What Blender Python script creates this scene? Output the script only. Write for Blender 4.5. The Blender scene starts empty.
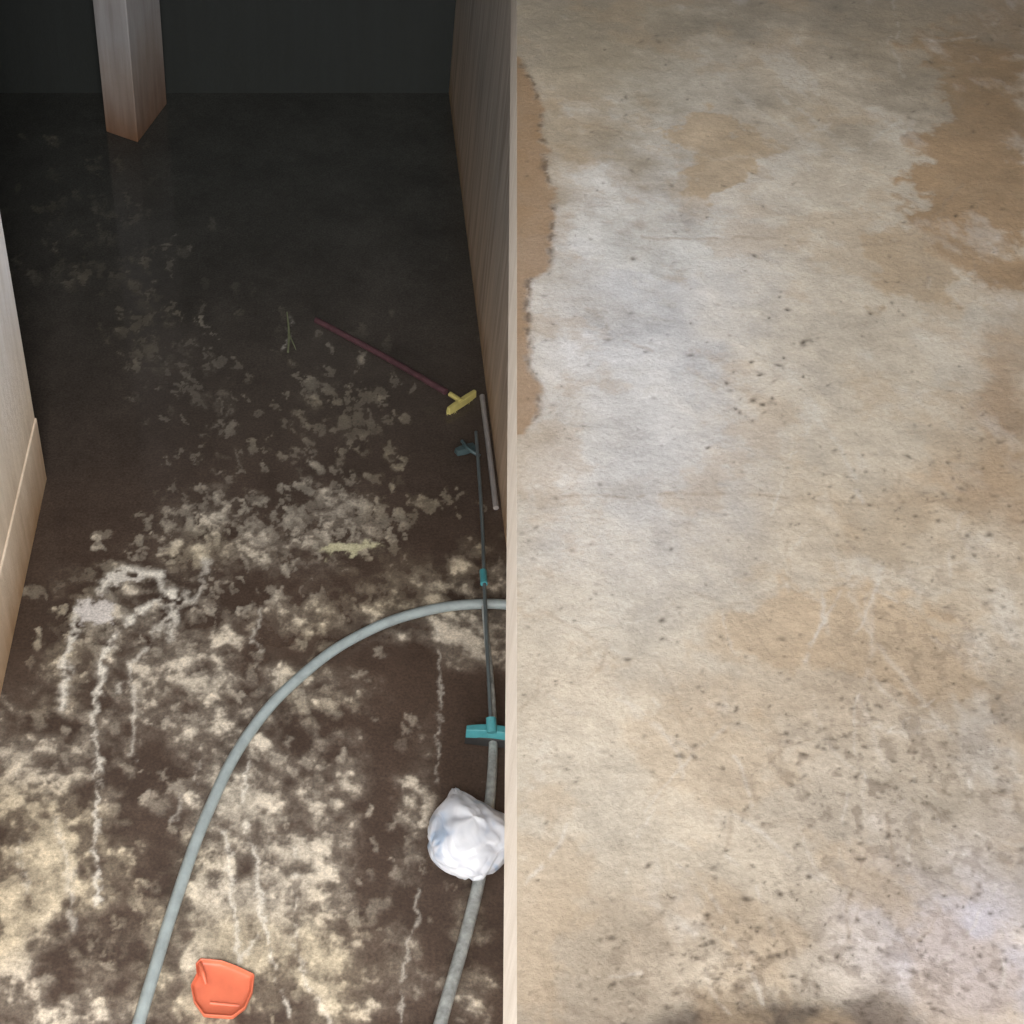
import bpy, math, numpy as np, random
from mathutils import Vector, Matrix
random.seed(4); rng=np.random.default_rng(11)
sc=bpy.context.scene
try:
    sc.view_settings.view_transform='Standard'; sc.view_settings.look='None'
except Exception: pass

# ---------------- camera -----------------
F=1403.0; TH=math.radians(43.3); CX,CY=300.0,512.0; H=2.0
cam=bpy.data.cameras.new('camera'); co=bpy.data.objects.new('camera',cam); sc.collection.objects.link(co)
co.location=(0,0,H); co.rotation_euler=(math.pi/2-TH,0,0)
cam.sensor_width=36; cam.lens=F/1024*36; cam.shift_x=(512-CX)/1024; cam.clip_start=0.02
sc.camera=co
ct,st=math.cos(TH),math.sin(TH)
def P(px,py,z=0.0):
    """floor-plan position (at height z) of a point measured in the photo"""
    u=(px-CX)/F; v=(py-CY)/F
    d=Vector((u, ct - v*st, -st - v*ct))
    t=(z-H)/d.z
    return Vector((d.x*t, d.y*t, z))
def PIX(X,Y,z):
    dz=z-H
    dep=Y*ct-dz*st
    up=Y*st+dz*ct
    dep=np.maximum(dep,0.05)
    return CX+F*X/dep, CY-F*up/dep

# ---------------- numpy noise -----------------
LAT=rng.random((512,512))
def vn(x,y):
    xi=np.floor(x).astype(int); yi=np.floor(y).astype(int)
    fx=x-xi; fy=y-yi; fx=fx*fx*(3-2*fx); fy=fy*fy*(3-2*fy)
    a=LAT[xi%512,yi%512]; b=LAT[(xi+1)%512,yi%512]; c=LAT[xi%512,(yi+1)%512]; d=LAT[(xi+1)%512,(yi+1)%512]
    return (a*(1-fx)+b*fx)*(1-fy)+(c*(1-fx)+d*fx)*fy
def fbm(x,y,s,o=5,off=0,g=0.55):
    r=0;a=1;t=0
    for i in range(o):
        ca,sa=math.cos(i*1.1+.3),math.sin(i*1.1+.3)
        r=r+a*vn((x*ca-y*sa)*s+off+i*17.3,(x*sa+y*ca)*s+off*1.7+i*9.1); t+=a; a*=g; s*=2.03
    return r/t
def ss(a,b,x):
    t=np.clip((x-a)/(b-a),0,1); return t*t*(3-2*t)
def blob(px,py,cx,cy,rx,ry,ang=0):
    a=math.radians(ang); dx=px-cx; dy=py-cy
    u=(dx*math.cos(a)+dy*math.sin(a))/rx; v=(-dx*math.sin(a)+dy*math.cos(a))/ry
    return np.exp(-(u*u+v*v))
def stroke(px,py,pts,w):
    best=np.full(px.shape,1e9)
    for (x0,y0),(x1,y1) in zip(pts[:-1],pts[1:]):
        dx,dy=x1-x0,y1-y0; L=dx*dx+dy*dy
        t=np.clip(((px-x0)*dx+(py-y0)*dy)/L,0,1)
        d=np.hypot(px-(x0+t*dx),py-(y0+t*dy)); best=np.minimum(best,d)
    return np.exp(-(best/w)**2)
def mix(c,col,m):
    return c*(1-m[...,None])+np.array(col)*m[...,None]

# ---------------- node helpers -----------------
def newmat(name):
    m=bpy.data.materials.new(name); m.use_nodes=True
    nt=m.node_tree; b=nt.nodes['Principled BSDF']; return m,nt,b
def noise(nt,scale,detail=6,rough=.6,vec=None):
    n=nt.nodes.new('ShaderNodeTexNoise'); n.inputs['Scale'].default_value=scale
    n.inputs['Detail'].default_value=detail; n.inputs['Roughness'].default_value=rough
    if vec is None:
        tc=nt.nodes.new('ShaderNodeTexCoord'); vec=tc.outputs['Object']
    nt.links.new(vec,n.inputs['Vector']); return n
def ramp(nt,src,stops):
    r=nt.nodes.new('ShaderNodeValToRGB'); e=r.color_ramp.elements
    while len(e)<len(stops): e.new(.5)
    for i,(p,c) in enumerate(stops):
        e[i].position=p; e[i].color=(*c,1) if len(c)==3 else c
    nt.links.new(src,r.inputs['Fac']); return r
def mixc(nt,a,b,fac,mode='MIX'):
    m=nt.nodes.new('ShaderNodeMix'); m.data_type='RGBA'; m.blend_type=mode
    for s,i in ((fac,0),(a,6),(b,7)):
        if hasattr(s,'links') or isinstance(s,bpy.types.NodeSocket): nt.links.new(s,m.inputs[i])
        else: m.inputs[i].default_value=s if i==0 else (*s,1)
    return m.outputs[2]
def bump(nt,b,h,strength,dist=.01):
    n=nt.nodes.new('ShaderNodeBump'); n.inputs['Strength'].default_value=strength; n.inputs['Distance'].default_value=dist
    nt.links.new(h,n.inputs['Height']); nt.links.new(n.outputs[0],b.inputs['Normal']); return n
def simple(name,col,rough=.5,var=.25,scale=30,bs=.2,spec=.5):
    m,nt,b=newmat(name); n=noise(nt,scale)
    lo=tuple(c*(1-var) for c in col); hi=tuple(min(1,c*(1+var)) for c in col)
    r=ramp(nt,n.outputs[0],[(.3,lo),(.7,hi)]); nt.links.new(r.outputs[0],b.inputs['Base Color'])
    b.inputs['Roughness'].default_value=rough; b.inputs['Specular IOR Level'].default_value=spec
    bump(nt,b,n.outputs[0],bs,.003); return m

def mesh_obj(name,verts,faces,mat=None,smooth=False,parent=None):
    me=bpy.data.meshes.new(name); me.from_pydata([tuple(v) for v in verts],[],faces); me.update()
    o=bpy.data.objects.new(name,me); sc.collection.objects.link(o)
    if mat: me.materials.append(mat)
    if smooth: me.polygons.foreach_set('use_smooth',[True]*len(me.polygons))
    if parent: o.parent=parent
    return o
def prism(name,pts,z0,z1,mat,bevel=0):
    n=len(pts); a=sum(pts[i][0]*pts[(i+1)%n][1]-pts[(i+1)%n][0]*pts[i][1] for i in range(n))
    if a<0: pts=pts[::-1]
    v=[(p[0],p[1],z0) for p in pts]+[(p[0],p[1],z1) for p in pts]
    f=[tuple(range(n))[::-1],tuple(range(n,2*n))]+[(i,(i+1)%n,n+(i+1)%n,n+i) for i in range(n)]
    o=mesh_obj(name,v,f,mat)
    if bevel:
        m=o.modifiers.new('b','BEVEL'); m.width=bevel; m.segments=3
    return o
def grid_obj(name,X,Y,Z,RGB,A,mat):
    ny,nx=X.shape
    me=bpy.data.meshes.new(name)
    me.vertices.add(nx*ny); co=np.stack([X,Y,Z],-1).astype(np.float32); me.vertices.foreach_set('co',co.ravel())
    i=np.arange(ny*nx).reshape(ny,nx)
    q=np.stack([i[:-1,:-1],i[:-1,1:],i[1:,1:],i[1:,:-1]],-1).reshape(-1,4)
    me.loops.add(q.size); me.loops.foreach_set('vertex_index',q.ravel().astype(np.int32))
    me.polygons.add(len(q)); me.polygons.foreach_set('loop_start',np.arange(0,q.size,4,dtype=np.int32))
    me.update(calc_edges=True)
    me.polygons.foreach_set('use_smooth',[True]*len(q))
    at=me.color_attributes.new('stain','FLOAT_COLOR','POINT')
    c=np.concatenate([RGB,A[...,None]],-1).astype(np.float32); at.data.foreach_set('color',c.ravel())
    o=bpy.data.objects.new(name,me); sc.collection.objects.link(o); me.materials.append(mat); return o

# =========================================================
#  FLOOR (flooded, crusted)
# =========================================================
xs=np.concatenate([[-2.2,-1.6,-1.2],np.linspace(-.98,.56,640),[.8,1.4,2.0]])
yn=[-1.6,-.8,.2,.5]
y=.74
while y<4.9:
    yn.append(y); y+=.0022*(1+ (y-.74)*.75)
yn+= [5.2,5.8,6.4]
X,Y=np.meshgrid(xs,np.array(yn)); px,py=PIX(X,Y,0.0)
n1=fbm(X,Y,9,6,3.1,.62); n2=fbm(X,Y,28,5,41.7,.6); n3=fbm(X,Y,3,4,77.,.5); n4=fbm(X,Y,90,3,13.,.6); n5=fbm(X,Y,45,4,213.,.6)
wx=px+(n2-.5)*46+(n4-.5)*18; wy=py+(n5-.5)*42+(n4-.5)*14
vx=px+(n2-.5)*20+(n4-.5)*8; vy=py+(n5-.5)*18+(n4-.5)*8
far=ss(620,120,py)
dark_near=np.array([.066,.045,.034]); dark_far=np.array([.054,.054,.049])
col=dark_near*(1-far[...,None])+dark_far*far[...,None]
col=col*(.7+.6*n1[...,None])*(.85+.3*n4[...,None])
D=np.zeros_like(px)
B=[(35,880,60,80,.9),(15,790,40,70,.6),(75,740,35,55,.5),(10,960,55,50,.4),(105,615,42,42,.5),(125,590,50,22,.5),
 (165,640,50,45,.4),(205,700,30,50,.55),(140,700,30,40,.25),(110,760,26,40,.2),(180,600,40,22,.3),
 (225,545,50,24,.4),(340,515,38,28,.45),(345,546,40,12,.6),(300,560,60,20,.15),(200,510,40,22,.25),
 (438,605,52,28,1.3),(480,600,30,40,1.1),(430,503,22,8,.4),(470,640,28,24,.6),(325,612,44,24,.35),(260,610,50,20,.15),
 (290,700,46,28,.8),(255,745,40,44,.8),(226,800,34,60,.9),(330,780,30,40,.6),(245,880,54,70,1.0),(200,930,40,60,.9),(290,920,36,70,.8),
 (240,1000,80,50,.9),(330,1000,30,50,.5),(330,860,24,70,.45),(410,830,14,60,.35),(400,960,20,60,.35),(470,960,22,70,.5),(430,760,14,60,.15),
 (90,1015,45,25,.45),(110,870,16,60,.2),(30,1020,40,30,.3),(360,700,26,26,.15),(60,660,14,50,.4),(320,395,20,18,.4)]
for cx,cy,rx,ry,a in B: D+=a*blob(px,py,cx,cy,rx*1.1,ry*1.1)
D=1-np.exp(-D*1.2)
mixn=.5+(n1*.45+n2*.35+n5*.20-.5)*2.0
m=ss(.58,.86,mixn+D*.46-.12)*ss(.04,.25,D)
thin=ss(.42,.8,mixn+D*.35)*ss(.05,.4,D)*.30
fl=np.zeros_like(px)
def flakes(n,cx,cy,rx,ry,amp,r0=4,r1=9):
    for _ in range(n):
        x=random.gauss(cx,rx); y_=random.gauss(cy,ry); r=random.uniform(r0,r1)
        w=(abs(px-x)<r*4+12)&(abs(py-y_)<r*4+12)
        if not w.any(): continue
        an=random.uniform(0,180); a=amp*random.uniform(.35,1)
        g=blob(vx[w],vy[w],x,y_,r,r*random.uniform(.4,.9),an)
        g=ss(.2,.8,g*(.45+1.0*n5[w]))*a
        fl[w]=np.maximum(fl[w],g)
flakes(60,215,450,38,50,.48,4,8); flakes(46,330,440,40,45,.42,4,8); flakes(24,325,388,26,14,.7,4,9)
flakes(100,230,535,45,20,.9,4,9); flakes(100,335,520,38,20,.9,4,9); flakes(46,150,300,22,42,.30,4,8); flakes(34,60,235,42,40,.20,4,8)
flakes(24,120,220,25,40,.18); flakes(14,75,275,10,8,.3)
flakes(40,190,390,26,34,.38,4,8); flakes(60,110,620,35,35,.8,4,10); flakes(60,190,680,35,45,.7,4,10); flakes(26,365,425,16,18,.5)
flakes(16,432,505,20,5,.8,4,7); flakes(120,60,830,50,80,.6,4,12); flakes(140,260,860,60,90,.65,4,12); flakes(50,420,880,45,70,.4,3,8)
flakes(50,300,620,60,25,.5,3,8); flakes(20,330,330,60,40,.14); flakes(12,135,330,10,14,.4)
mm=np.maximum(np.maximum(m*.93,fl),thin)
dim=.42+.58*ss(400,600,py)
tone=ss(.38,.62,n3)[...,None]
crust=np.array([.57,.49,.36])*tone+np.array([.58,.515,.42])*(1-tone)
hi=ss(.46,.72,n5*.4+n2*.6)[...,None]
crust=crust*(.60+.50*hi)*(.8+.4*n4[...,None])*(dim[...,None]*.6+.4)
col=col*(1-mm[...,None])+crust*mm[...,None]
# pale streaks (salt lines)
S=[([(158,574),(130,570),(108,575),(98,590)],4,.9),([(168,592),(135,612),(110,640),(98,690)],4,.95),([(92,690),(95,760),(98,840),(101,905)],2.3,.7),
 ([(178,592),(150,640),(120,690)],3,.5),([(72,610),(66,680),(58,710)],4,.85),([(246,760),(250,850),(270,930),(285,1015)],2.4,.55),([(225,830),(232,900),(245,960)],2.3,.5),
 ([(440,630),(444,700),(440,780)],1.7,.38),([(415,890),(410,960),(400,1020)],1.8,.35),([(260,935),(230,985)],2.3,.4),([(150,575),(165,610),(170,640)],3.5,.6),
 ([(262,610),(258,650)],2,.4),([(318,1000),(330,1024)],3,.35),([(170,820),(190,790),(200,760)],2.,.3),([(288,318),(290,350)],2.2,.28),([(130,760),(140,700),(130,660)],2.5,.4),
 ([(60,820),(75,870),(70,930)],3,.35),([(20,840),(35,900)],3,.35),([(300,850),(295,930),(310,990)],2.5,.4),([(210,560),(190,600),(160,600)],3,.5)]
tx=px+(n1-.5)*30+(n4-.5)*9+(n2-.5)*8; ty=py+(n2-.5)*10
for pts,w,a in S:
    s=stroke(tx,ty,pts,w)*a*ss(.30,.54,n5); col=mix(col,(.72,.68,.60),s); mm=np.maximum(mm,s)
s=ss(.35,.6,blob(vx,vy,96,612,22,15)*(.5+n2))*.9; col=mix(col,(.64,.60,.57),s)
s=ss(.35,.6,blob(vx,vy,125,578,22,7)*(.5+n2))*.8; col=mix(col,(.64,.60,.54),s)
s=ss(.35,.6,blob(vx,vy,348,548,38,8,-5)*(.6+.8*n2))*.85; col=mix(col,(.50,.47,.31),s)
wet=np.clip(1-mm*1.5,0,1)*ss(900,480,py)*.75+.25*np.clip(1-mm*1.4,0,1)
Z=mm*.0025*(ss(450,700,py))+0*X
m_floor,nt,b=newmat('flooded_screed')
at=nt.nodes.new('ShaderNodeVertexColor'); at.layer_name='stain'
nf=noise(nt,190,5,.75); rr=ramp(nt,nf.outputs[0],[(.25,(.5,.5,.5)),(.75,(1.5,1.5,1.5))])
nt.links.new(mixc(nt,at.outputs['Color'],rr.outputs[0],1.0,'MULTIPLY'),b.inputs['Base Color'])
mr=nt.nodes.new('ShaderNodeMapRange'); nt.links.new(at.outputs['Alpha'],mr.inputs[0]); mr.inputs[3].default_value=.75; mr.inputs[4].default_value=.10
nt.links.new(mr.outputs[0],b.inputs['Roughness']); b.inputs['Specular IOR Level'].default_value=.3
nb=noise(nt,60,4,.6); bn=bump(nt,b,nb.outputs[0],.25,.002)
mr2=nt.nodes.new('ShaderNodeMapRange'); nt.links.new(at.outputs['Alpha'],mr2.inputs[0]); mr2.inputs[3].default_value=.6; mr2.inputs[4].default_value=.03
nt.links.new(mr2.outputs[0],bn.inputs['Strength'])
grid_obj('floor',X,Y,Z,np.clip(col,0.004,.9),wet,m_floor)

# =========================================================
#  WALLS
# =========================================================
def wallmat(name,c_top,c_mid,c_low,zl,zm,scale=4,streak=.78):
    m,nt,b=newmat(name)
    g=nt.nodes.new('ShaderNodeNewGeometry'); sp=nt.nodes.new('ShaderNodeSeparateXYZ'); nt.links.new(g.outputs['Position'],sp.inputs[0])
    n=noise(nt,scale,7,.65,g.outputs['Position'])
    ma=nt.nodes.new('ShaderNodeMath'); ma.operation='MULTIPLY_ADD'; nt.links.new(n.outputs[0],ma.inputs[0]); ma.inputs[1].default_value=.22; nt.links.new(sp.outputs['Z'],ma.inputs[2])
    r=ramp(nt,ma.outputs[0],[(0.09,c_low),(zl+.11,c_mid),(zm+.11,c_top)])
    mp=nt.nodes.new('ShaderNodeMapping'); mp.inputs['Scale'].default_value=(1,1,.08); nt.links.new(g.outputs['Position'],mp.inputs[0])
    n2=noise(nt,38,5,.65,mp.outputs[0]); r2=ramp(nt,n2.outputs[0],[(.3,(streak,streak*.97,streak*.93)),(.7,(1.1,1.1,1.1))])
    nt.links.new(mixc(nt,r.outputs[0],r2.outputs[0],1.0,'MULTIPLY'),b.inputs['Base Color'])
    b.inputs['Roughness'].default_value=.85
    n3=noise(nt,70,6,.7,g.outputs['Position']); bump(nt,b,n3.outputs[0],.35,.006); return m
mw_left=wallmat('limewash_plaster',(.90,.89,.90),(.86,.74,.60),(.42,.25,.12),.22,.50,4,.88)
mw_right=wallmat('damp_plaster',(.46,.42,.37),(.60,.46,.33),(.46,.28,.14),.07,.45,4,.6)
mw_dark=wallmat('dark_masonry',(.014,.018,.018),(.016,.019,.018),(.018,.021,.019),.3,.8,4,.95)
mw_pil=wallmat('pillar_plaster',(.37,.355,.36),(.34,.29,.26),(.20,.10,.05),.20,.32)

a=P(45,480); c=P(0,690)
d=(c-a).normalized()
near=a+d*((a.y+1.5)/-d.y)
prism('wall_left',[(a.x,a.y),(near.x,near.y),(-2.2,near.y),(-2.2,a.y)],0,2.8,mw_left)
prism('baseboard_left',[(a.x+.004,a.y+.003),(near.x+.004,near.y),(near.x-.03,near.y),(a.x-.03,a.y+.003)],0,.17,mw_left,.003)
r0=P(437,0); r1=P(508,560); d=(r0-r1).normalized()
rn=r1-d*((r1.y+1.5)/d.y); rf=r0+d*1.6
prism('wall_right',[(rn.x,rn.y),(rf.x,rf.y),(2.0,rf.y),(2.0,rn.y)],0,.889,mw_right)
wb=P(250,93)
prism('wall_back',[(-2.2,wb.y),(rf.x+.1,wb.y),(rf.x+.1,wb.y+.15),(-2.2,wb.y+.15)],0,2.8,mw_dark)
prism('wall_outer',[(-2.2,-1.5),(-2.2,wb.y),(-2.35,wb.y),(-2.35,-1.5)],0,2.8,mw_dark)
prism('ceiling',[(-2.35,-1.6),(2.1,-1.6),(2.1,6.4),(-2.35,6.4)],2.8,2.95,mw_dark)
A=P(106,132); Bq=P(138,143); C=P(167,104); Dq=A+C-Bq
prism('concrete_pillar',[(A.x,A.y),(Bq.x,Bq.y),(C.x,C.y),(Dq.x,Dq.y)],0,2.8,mw_pil,.004)

# =========================================================
#  LANDING (cleaned concrete floor on the upper level)
# =========================================================
ZL=1.0
e0=P(517,0,ZL); e1=P(517,1024,ZL); sl=(e0.x-e1.x)/(e0.y-e1.y)
ex=lambda yy: e1.x+(yy-e1.y)*sl
ss_=np.concatenate([np.linspace(0,1.02,640),[1.3,1.75]])
NY=1000
yl=np.concatenate([[-1.2,-.4,.2],np.linspace(.44,2.45,NY),[2.7,3.1]])
Sg,Yg=np.meshgrid(ss_,yl); Xg=ex(Yg)+Sg; Xg=np.minimum(Xg,2.0)
qx,qy=PIX(Xg,Yg,ZL)
a1=fbm(Xg,Yg,4,6,5.,.6); a2=fbm(Xg,Yg,16,6,25.,.62); a3=fbm(Xg,Yg,60,4,65.,.6); a5=fbm(Xg+.5*Yg,Yg*.5-Xg,14,5,15,.62)
a6=fbm(Xg,Yg,9,6,333.,.65)
base=np.array([.61,.535,.43])[None,None,:]*np.ones(qx.shape+(1,))
ox=qx+(a2-.5)*110+(a1-.5)*110; oy=qy+(a6-.5)*120+(a2-.5)*80
def lay(cx,cy,rx,ry,c,a,ang=0,hard=0):
    global base
    g=blob(ox,oy,cx,cy,rx,ry,ang)
    if hard: g=ss(.35,.55,g)
    base=mix(base,c,g*a)
lay(640,330,115,200,(.70,.70,.72),.92); lay(600,470,100,90,(.69,.68,.68),.7); lay(660,235,80,45,(.72,.70,.66),.6,0,1)  # first patch is bluish-white glare painted into the concrete colour
lay(760,0,320,70,(.30,.255,.19),.7); lay(660,100,60,40,(.5,.46,.38),.5)
lay(590,60,90,80,(.42,.34,.22),.6); lay(560,150,50,60,(.40,.30,.18),.65)
lay(720,155,50,45,(.50,.36,.21),.7,0,1); lay(800,110,60,80,(.46,.37,.26),.45)
lay(980,170,65,150,(.37,.235,.12),.85,0,1); lay(1015,60,55,120,(.27,.18,.10),.8); lay(920,40,80,60,(.34,.27,.18),.6)
lay(905,260,40,45,(.43,.30,.17),.55,0,1); lay(960,340,55,55,(.60,.55,.47),.6,0,1)
lay(1020,430,40,130,(.33,.22,.13),.8); lay(980,505,70,26,(.38,.26,.16),.6)
lay(900,520,120,45,(.47,.35,.22),.5); lay(850,640,150,50,(.50,.36,.22),.6,10,1); lay(700,700,150,35,(.48,.36,.24),.5)
lay(900,700,100,50,(.38,.29,.2),.5); lay(1005,720,60,50,(.26,.21,.165),.65); lay(860,800,140,60,(.38,.325,.265),.5)
lay(580,800,80,120,(.56,.51,.43),.5); lay(640,640,90,70,(.62,.57,.49),.5); lay(620,950,90,60,(.46,.385,.29),.6)
lay(700,950,170,60,(.31,.255,.195),.7); lay(560,1010,100,40,(.30,.24,.18),.75)
lay(950,925,75,70,(.66,.64,.73),.95); lay(1000,985,50,60,(.58,.55,.62),.8)
lay(890,890,60,50,(.36,.32,.29),.45); lay(1015,830,40,80,(.34,.29,.25),.6)
g=ss(.2,.7,blob(qx+(a2-.5)*60,qy+(a3-.5)*20+(a2-.5)*50,775,1045,180,50)); base=mix(base,(.075,.055,.04),g*.95)
g=ss(.3,.9,blob(qx+(a2-.5)*60,qy+(a2-.5)*40,880,1020,50,40)); base=mix(base,(.16,.125,.10),g*.8)
base=base*(.76+.48*a2[...,None])*(.85+.30*a3[...,None])*(.84+.32*a6[...,None])
w=ss(.56,.72,a5*.6+a2*.4); base=mix(base,(.70,.67,.62),w*.4)
w=ss(.54,.68,fbm(Xg,Yg,12,6,133.,.62)); base=mix(base,(.50,.37,.235),w*.34)
w=ss(.52,.66,fbm(Xg,Yg,7,6,533.,.65)); base=mix(base,(.42,.34,.25),w*.16)
ST=[([(545,497),(700,494),(850,500),(1000,508)],1.6,(.34,.26,.18),.5),([(640,235),(800,240),(960,238)],1.6,(.36,.28,.2),.45),
   ([(600,270),(700,262)],2,(.75,.73,.7),.5),([(820,520),(870,640),(960,740)],3,(.66,.61,.54),.4),([(780,90),(850,150),(900,120)],3,(.64,.6,.53),.5),
   ([(700,60),(780,130),(860,170)],4,(.62,.57,.5),.45),([(560,600),(640,720),(700,760)],3,(.66,.6,.52),.4),([(880,560),(860,700),(900,800)],3,(.66,.61,.55),.3)]
for i in range(110):
    x=random.uniform(530,1010); y_=random.choice([random.uniform(0,1024),random.uniform(520,900)]); L=random.uniform(25,120); an=random.uniform(0,math.pi); bd=random.uniform(-.6,.6)
    pts=[(x,y_)]
    for k in range(4): x+=L/4*math.cos(an); y_+=L/4*math.sin(an); an+=bd/2; pts.append((x,y_))
    c=(.70,.66,.60) if random.random()<.65 else (.32,.25,.18)
    ST.append((pts,random.uniform(1.2,2.4),c,random.uniform(.2,.5)))
jx=qx+(a2-.5)*22; jy=qy+(a6-.5)*22
for pts,wd,c,aa in ST:
    xs_=[p[0] for p in pts]; ys_=[p[1] for p in pts]
    sel=(qx>min(xs_)-25)&(qx<max(xs_)+25)&(qy>min(ys_)-25)&(qy<max(ys_)+25)
    s=stroke(jx[sel],jy[sel],pts,wd)*aa*ss(.35,.55,a3[sel]); base[sel]=mix(base[sel],c,s)
# brown paint remnant along the edge
wd=np.interp(qy,[55,90,190,210,265,280,370,385,415,435],[0,22,34,38,34,14,12,24,22,0],left=0,right=0)
k=ss(5,-5,(qx-517)-wd+(a2-.5)*22+(a3-.5)*14); k=k*(wd>0.5)
base=mix(base,np.array([.36,.215,.105]),k*.85*(.7+.4*a2)); kk=np.exp(-(((qx-517)-wd+(a2-.5)*22)/4.)**2)*(wd>1)*ss(.42,.58,a3)*ss(.4,.6,a2); base=mix(base,(.12,.065,.03),kk*.8)
# dirt granulation in the lower / right part
dd=blob(qx,qy,860,790,120,90)+blob(qx,qy,770,980,240,60)+.6*blob(qx,qy,930,620,90,90)+.6*blob(qx,qy,1000,880,60,120)
gr=fbm(Xg,Yg,85,3,900.,.6); w=ss(.54,.66,gr)*np.clip(dd,0,1); base=mix(base,(.15,.105,.075),w*.5)
# pits and specks
pit=np.zeros_like(qx)
def pits(n,cx,cy,sx,sy,r0,r1,amp=.8,uni=False):
    for _ in range(n):
        if uni: x=random.uniform(cx-sx,cx+sx); y_=random.uniform(cy-sy,cy+sy)
        else: x=random.gauss(cx,sx); y_=random.gauss(cy,sy)
        r=random.uniform(r0,r1)*random.uniform(.6,1)
        q=P(x,y_,ZL); j=int((q.y-.44)/(2.01)*(NY-1))+3; i=int((q.x-ex(q.y))/1.02*639)
        if i<2 or j<4 or i>637 or j>NY-1: continue
        sl_=(slice(max(j-7,0),j+8),slice(max(i-7,0),i+8))
        g=blob(qx[sl_]+(a3[sl_]-.5)*6,qy[sl_],x,y_,r*random.uniform(.8,2.2),r,random.uniform(-40,40))*amp*random.uniform(.35,1)
        pit[sl_]=np.maximum(pit[sl_],g)
pits(320,770,512,255,512,1.1,1.9,.6,True); pits(50,770,500,250,480,1.6,2.8,.95,True)
pits(240,860,770,90,70,1.1,2.2,.85); pits(400,780,970,160,45,1.1,2.4,.9); pits(30,760,385,26,28,1.4,2.7,1.0); pits(60,900,500,90,30,1.2,2.2,.75)
pits(110,960,620,60,120,1.2,2.2,.75); pits(20,730,930,60,30,2,3.4,1.); pits(50,560,560,30,200,1.1,2.0,.65)
base=mix(base,(.06,.04,.026),pit)
Zg=ZL+(a2-.5)*.004*np.minimum(1,Sg/.02)-pit*.0018
base=base*.585
m_land,nt,b=newmat('cleaned_concrete')
at=nt.nodes.new('ShaderNodeVertexColor'); at.layer_name='stain'
nf=noise(nt,230,6,.7); rr=ramp(nt,nf.outputs[0],[(.25,(.80,.78,.76)),(.75,(1.16,1.16,1.16))])
nt.links.new(mixc(nt,at.outputs['Color'],rr.outputs[0],1.0,'MULTIPLY'),b.inputs['Base Color'])
b.inputs['Roughness'].default_value=.6; b.inputs['Specular IOR Level'].default_value=.3
nb=noise(nt,110,7,.7); bump(nt,b,nb.outputs[0],.55,.004)
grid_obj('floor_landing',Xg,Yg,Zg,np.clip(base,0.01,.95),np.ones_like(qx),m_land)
m_edge=wallmat('slab_edge_concrete',(.66,.61,.54),(.66,.61,.54),(.5,.4,.3),.3,.6,4,.9)
prism('landing_slab',[(ex(-1.2),-1.2),(ex(3.1),3.1),(1.99,3.1),(1.99,-1.2)],.89,.9965,m_edge,.0)
prism('wall_east',[(1.7,-1.5),(2.0,-1.5),(2.0,6.3),(1.7,6.3)],1.003,2.8,mw_left)

# =========================================================
#  OBJECTS
# =========================================================
def tube(name,pts,r,mat,parent=None,taper=None):
    cu=bpy.data.curves.new(name,'CURVE'); cu.dimensions='3D'; cu.bevel_depth=r; cu.bevel_resolution=6; cu.use_fill_caps=True
    s=cu.splines.new('BEZIER'); s.bezier_points.add(len(pts)-1)
    for i,p in enumerate(pts):
        bp=s.bezier_points[i]; bp.co=p; bp.handle_left_type=bp.handle_right_type='AUTO'
        if taper: bp.radius=taper[i]
    s.resolution_u=16; cu.materials.append(mat)
    o=bpy.data.objects.new(name,cu); sc.collection.objects.link(o)
    if parent: o.parent=parent
    return o
def empty(name,loc=(0,0,0)):
    e=bpy.data.objects.new(name,None); sc.collection.objects.link(e); e.empty_display_size=.05; return e

m_hose=simple('grey_pvc_hose',(.27,.315,.32),.4,.16,40,.1)
m_hose2=simple('grey_pvc_hose_b',(.27,.29,.285),.4,.4,70,.1)
R=.0100
hp=[(128,1060),(150,985),(176,900),(208,812),(248,735),(300,677),(360,635),(425,611),(480,604),(530,606)]
tube('garden_hose',[P(x,y_,R+.002) for x,y_ in hp],R,m_hose)
R2=.010
hp=[(430,1060),(447,1000),(467,930),(481,870),(490,800),(493,750),(492,700),(487,640),(484,606)]
tube('garden_hose',[P(x,y_,R2+.002 + (.024 if i==8 else 0)) for i,(x,y_) in enumerate(hp)],R2,m_hose2,None,[1,1,1,1,.9,.8,.65,.55,.5])

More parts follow.
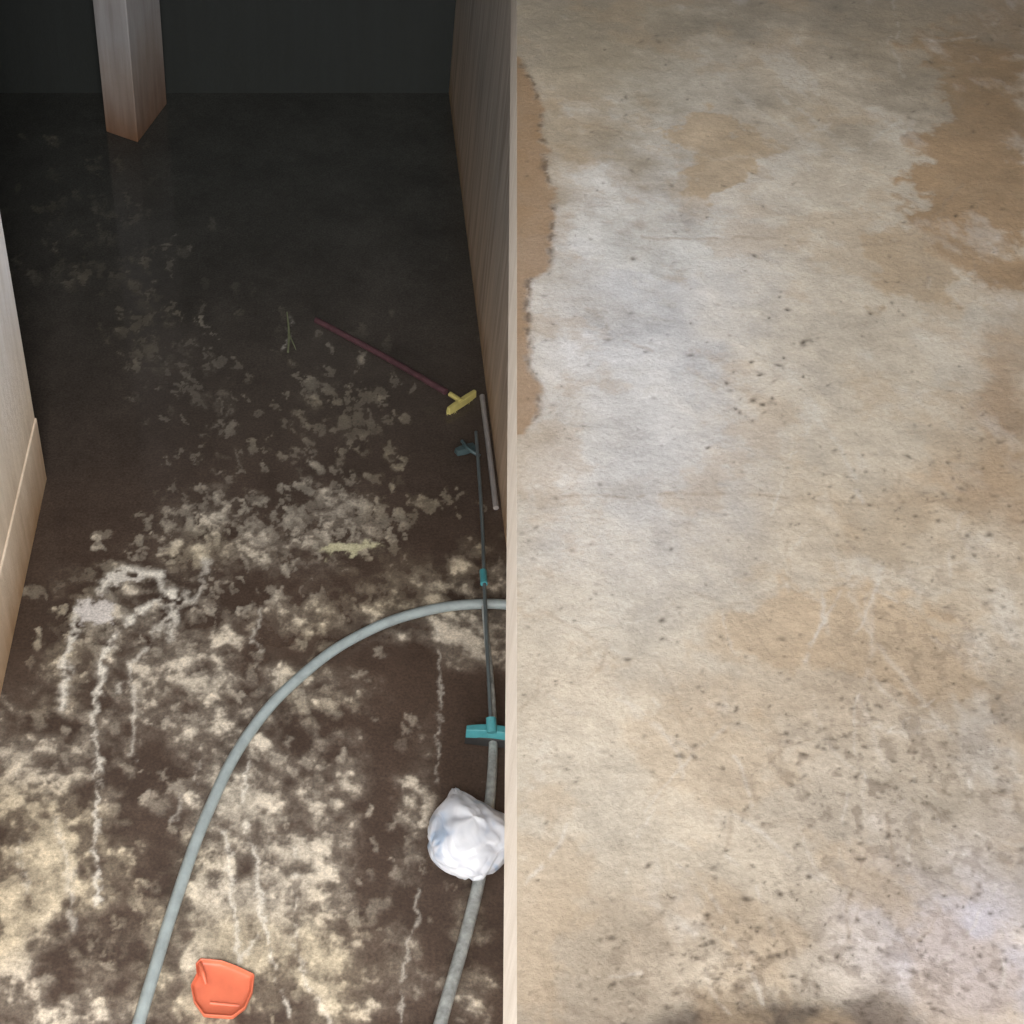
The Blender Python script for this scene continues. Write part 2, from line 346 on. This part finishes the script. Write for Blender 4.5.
m_teal=simple('teal_plastic',(.06,.26,.29),.4,.15,40,.1); m_pole=simple('dark_pole',(.09,.11,.115),.4,.2,40,.1)
sq=empty('floor_squeegee')
tube('pole',[P(476,432,.03),P(482,520,.032),P(485,600,.045),P(491,722,.05)],.0036,m_pole,sq)
tube('collar',[P(483,571,.042),P(484,584,.043)],.007,m_teal,sq)
h0=P(466,731,.03); h1=P(522,737,.03)
dv=(h1-h0).normalized(); nv=Vector((-dv.y,dv.x,0))
def bar(name,p,q,w,h,mat,parent,seg=8,bow=0):
    d=(q-p).normalized(); n=Vector((-d.y,d.x,0)); V=[];Fc=[]
    for i in range(seg+1):
        t=i/seg; c=p.lerp(q,t)+n*bow*math.sin(math.pi*t); ww=w*(.7+.3*math.sin(math.pi*t))
        V+= [c+n*ww/2+Vector((0,0,-h/2)),c-n*ww/2+Vector((0,0,-h/2)),c-n*ww*.35+Vector((0,0,h/2)),c+n*ww*.35+Vector((0,0,h/2))]
        if i:
            k=4*(i-1)
            for j in range(4): Fc.append((k+j,k+(j+1)%4,k+4+(j+1)%4,k+4+j))
    Fc+=[(0,1,2,3)[::-1],tuple(4*seg+j for j in range(4))]
    o=mesh_obj(name,V,Fc,mat,False,parent); mo=o.modifiers.new('b','BEVEL'); mo.width=.0015; mo.segments=2; return o
bar('head',h0,h1,.022,.02,m_teal,sq,8,.006)
m_rub=simple('dark_rubber',(.03,.03,.03),.6)
bar('blade',h0-nv*.004+Vector((0,0,-.018)),h1-nv*.004+Vector((0,0,-.018)),.006,.022,m_rub,sq)
tube('socket',[P(491,718,.048),P(492,733,.038)],.009,m_teal,sq)

m_mar=simple('maroon_handle',(.075,.035,.040),.45,.35,30,.1); m_yel=simple('yellow_plastic',(.46,.40,.14),.5,.2,40,.2)
br=empty('push_broom')
tube('handle',[P(316,320,.006),P(385,357,.010),P(446,392,.020)],.0075,m_mar,br)
b0=P(448,411,.014); b1=P(475,393,.014)
bar('head',b0,b1,.016,.018,m_yel,br,8)
tube('socket',[P(450,394,.020),P(461,401,.022)],.006,m_yel,br)
V=[];Fc=[]
d=(b1-b0); nv2=Vector((-d.y,d.x,0)).normalized()
for i in range(60):
    t=random.random(); c=b0.lerp(b1,t)+nv2*random.uniform(-.007,.007); c.z=.006
    tip=c+Vector((random.uniform(-.008,.008),random.uniform(-.008,.008),-.005)); s=.0012; k=len(V)
    V+=[c+Vector((s,0,0)),c+Vector((-s,0,0)),tip]; Fc.append((k,k+1,k+2))
mesh_obj('bristles',V,Fc,m_yel,False,br)

m_bl=simple('slate_teal',(.05,.08,.085),.5,.3)
sb=empty('scrubbing_brush')
bar('block',P(456,452,.012),P(474,446,.012),.022,.014,m_bl,sb); tube('grip',[P(462,441,.02),P(470,450,.025),P(480,456,.018)],.004,m_bl,sb)

m_pipe=simple('pale_pvc',(.27,.25,.24),.5,.15)
tube('plastic_pipe',[P(483,396,.010)+Vector((-.002,0,0)),P(490,450,.010)+Vector((-.002,0,0)),P(497,508,.010)+Vector((-.002,0,0))],.006,m_pipe)

m_tw=simple('green_twig',(.15,.16,.09),.7,.3)
tw=empty('twig')
tube('stem',[P(287,312,.01),P(289,335,.012),P(288,352,.008)],.003,m_tw,tw,[.5,1,.8])
tube('side_shoot',[P(289,334,.012),P(294,345,.016),P(296,350,.01)],.002,m_tw,tw,[1,.7,.3])

# ---- dustpan / scoop
m_or=simple('orange_plastic',(.56,.135,.07),.45,.12,25,.15)
key=[(201,963),(222,965),(238,971),(255,979),(253,996),(246,1012),(233,1022),(204,1020),(194,1006),(191,990),(197,978),(196,968)]
out=[]
for i in range(len(key)):
    x0,y0=key[i]; x1,y1=key[(i+1)%len(key)]
    for t in (.0,.12,.5,.88): out.append((x0+(x1-x0)*t,y0+(y1-y0)*t))
O=[P(x,y_,.0) for x,y_ in out]; cen=sum(O,Vector())/len(O); n=len(O)
V=[];
rings=[(.98,.002),(1.0,.008),(1.0,.015),(.985,.0165),(.94,.0155),(.90,.010),(.86,.008),(.5,.0065)]
for s,z in rings:
    for p in O: q=cen+(p-cen)*s; V.append((q.x,q.y,z))
V.append((cen.x,cen.y,.0065)); V.append((cen.x,cen.y,.002)); Fc=[]
for r_ in range(len(rings)-1):
    for i in range(n): Fc.append((r_*n+i,r_*n+(i+1)%n,(r_+1)*n+(i+1)%n,(r_+1)*n+i))
L_=(len(rings)-1)*n
for i in range(n): Fc.append((L_+i,L_+(i+1)%n,len(V)-2)); Fc.append(((i+1)%n,i,len(V)-1))
dp=empty('dustpan')
pan=mesh_obj('pan',V,Fc,m_or,True,dp); mo=pan.modifiers.new('s','SUBSURF'); mo.levels=1; mo.render_levels=1
tube('handle_stub',[P(200,964,.014),P(203,974,.016),P(206,984,.010)],.004,m_or,dp,[.8,1,.6])
tube('rib',[P(210,1003,.006),P(240,1006,.006)],.003,m_or,dp)

# ---- crumpled plastic bag
import bmesh
bm=bmesh.new(); bmesh.ops.create_icosphere(bm,subdivisions=6,radius=1)
from mathutils import noise as mn
bc=P(468,842,0)
for v in bm.verts:
    p=v.co.copy()
    ang=math.atan2(p.y,p.x)
    r_=1+.04*math.cos(3*ang+.6)+.03*math.cos(5*ang+1)
    warp=Vector((mn.noise(p*1.5+Vector((5,0,0))),mn.noise(p*1.5+Vector((0,5,0))),mn.noise(p*1.5+Vector((0,0,5)))))*.6
    q=p+warp
    c1=math.sqrt(min(1,abs(mn.noise(q*1.3+Vector((3,1,7))))*3)**2+.02); c2=math.sqrt(min(1,abs(mn.noise(q*2.8+Vector((9,2,1))))*3)**2+.04)
    s=r_*(.90+.07*c1+.03*c2)
    fa=math.atan2(p.x,1.25-p.y); s*=1+.018*math.sin(fa*17+2*mn.noise(p*2))*max(0,p.z+.3)
    x=p.x*s*.075; y_=p.y*s*.083; z=p.z*s*.048
    t=max(0,min(1,(y_-.018)/.06)); x=x*(1-.72*t*t*(3-2*t))-.020*t
    z=z*(1-.45*t)+.042
    v.co=Vector((bc.x+x,bc.y+y_*(1.10 if y_>0 else 1)-.012,max(.002,z)))
bmesh.ops.recalc_face_normals(bm,faces=bm.faces)
me=bpy.data.meshes.new('bag_body'); bm.to_mesh(me); bm.free()
me.polygons.foreach_set('use_smooth',[True]*len(me.polygons))
m_bag,nt,b=newmat('thin_white_polythene')
nn=noise(nt,16,2,.5); nn.inputs['Distortion'].default_value=.8
rr=ramp(nt,nn.outputs[0],[(.33,(.34,.42,.54)),(.43,(.54,.57,.63)),(.7,(.64,.66,.70))]); nt.links.new(rr.outputs[0],b.inputs['Base Color'])
b.inputs['Roughness'].default_value=.34; b.inputs['Specular IOR Level'].default_value=.5
b.inputs['Subsurface Weight'].default_value=.8; b.inputs['Subsurface Radius'].default_value=(1,1,1); b.inputs['Subsurface Scale'].default_value=.03
vo=nt.nodes.new('ShaderNodeTexNoise'); vo.inputs['Scale'].default_value=20; vo.inputs['Detail'].default_value=1.5; vo.inputs['Distortion'].default_value=1.5
tc=nt.nodes.new('ShaderNodeTexCoord'); nt.links.new(tc.outputs['Object'],vo.inputs['Vector']); bump(nt,b,vo.outputs[0],.4,.006)
bag=empty('plastic_bag'); ob=bpy.data.objects.new('bag_body',me); sc.collection.objects.link(ob); me.materials.append(m_bag); ob.parent=bag

# =========================================================
#  LIGHTS
# =========================================================
def area(name,loc,tgt,size,power,col):
    l=bpy.data.lights.new(name,'AREA'); l.size=size; l.energy=power; l.color=col
    o=bpy.data.objects.new(name,l); sc.collection.objects.link(o); o.location=loc
    o.rotation_euler=(Vector(tgt)-Vector(loc)).to_track_quat('-Z','Y').to_euler(); return o
area('rear_key_light',(.0,-.7,2.45),(-.2,2.2,0),.7,88,(1,.985,.97))  # added soft key light behind the camera; no doorway is known there
area('corridor_low_fill',(.12,-.35,.78),(-.45,2.2,.25),.4,25,(1,.985,.97))  # added unseen fill, kept below slab level to brighten left wall and floor
area('landing_fill',(.46,1.75,1.95),(.46,1.8,1),.35,3.8,(.86,.93,1))  # added out-of-view fill that brightens the landing
w=bpy.data.worlds.new('world'); sc.world=w; w.use_nodes=True
w.node_tree.nodes['Background'].inputs[0].default_value=(.55,.62,.68,1); w.node_tree.nodes['Background'].inputs[1].default_value=.32
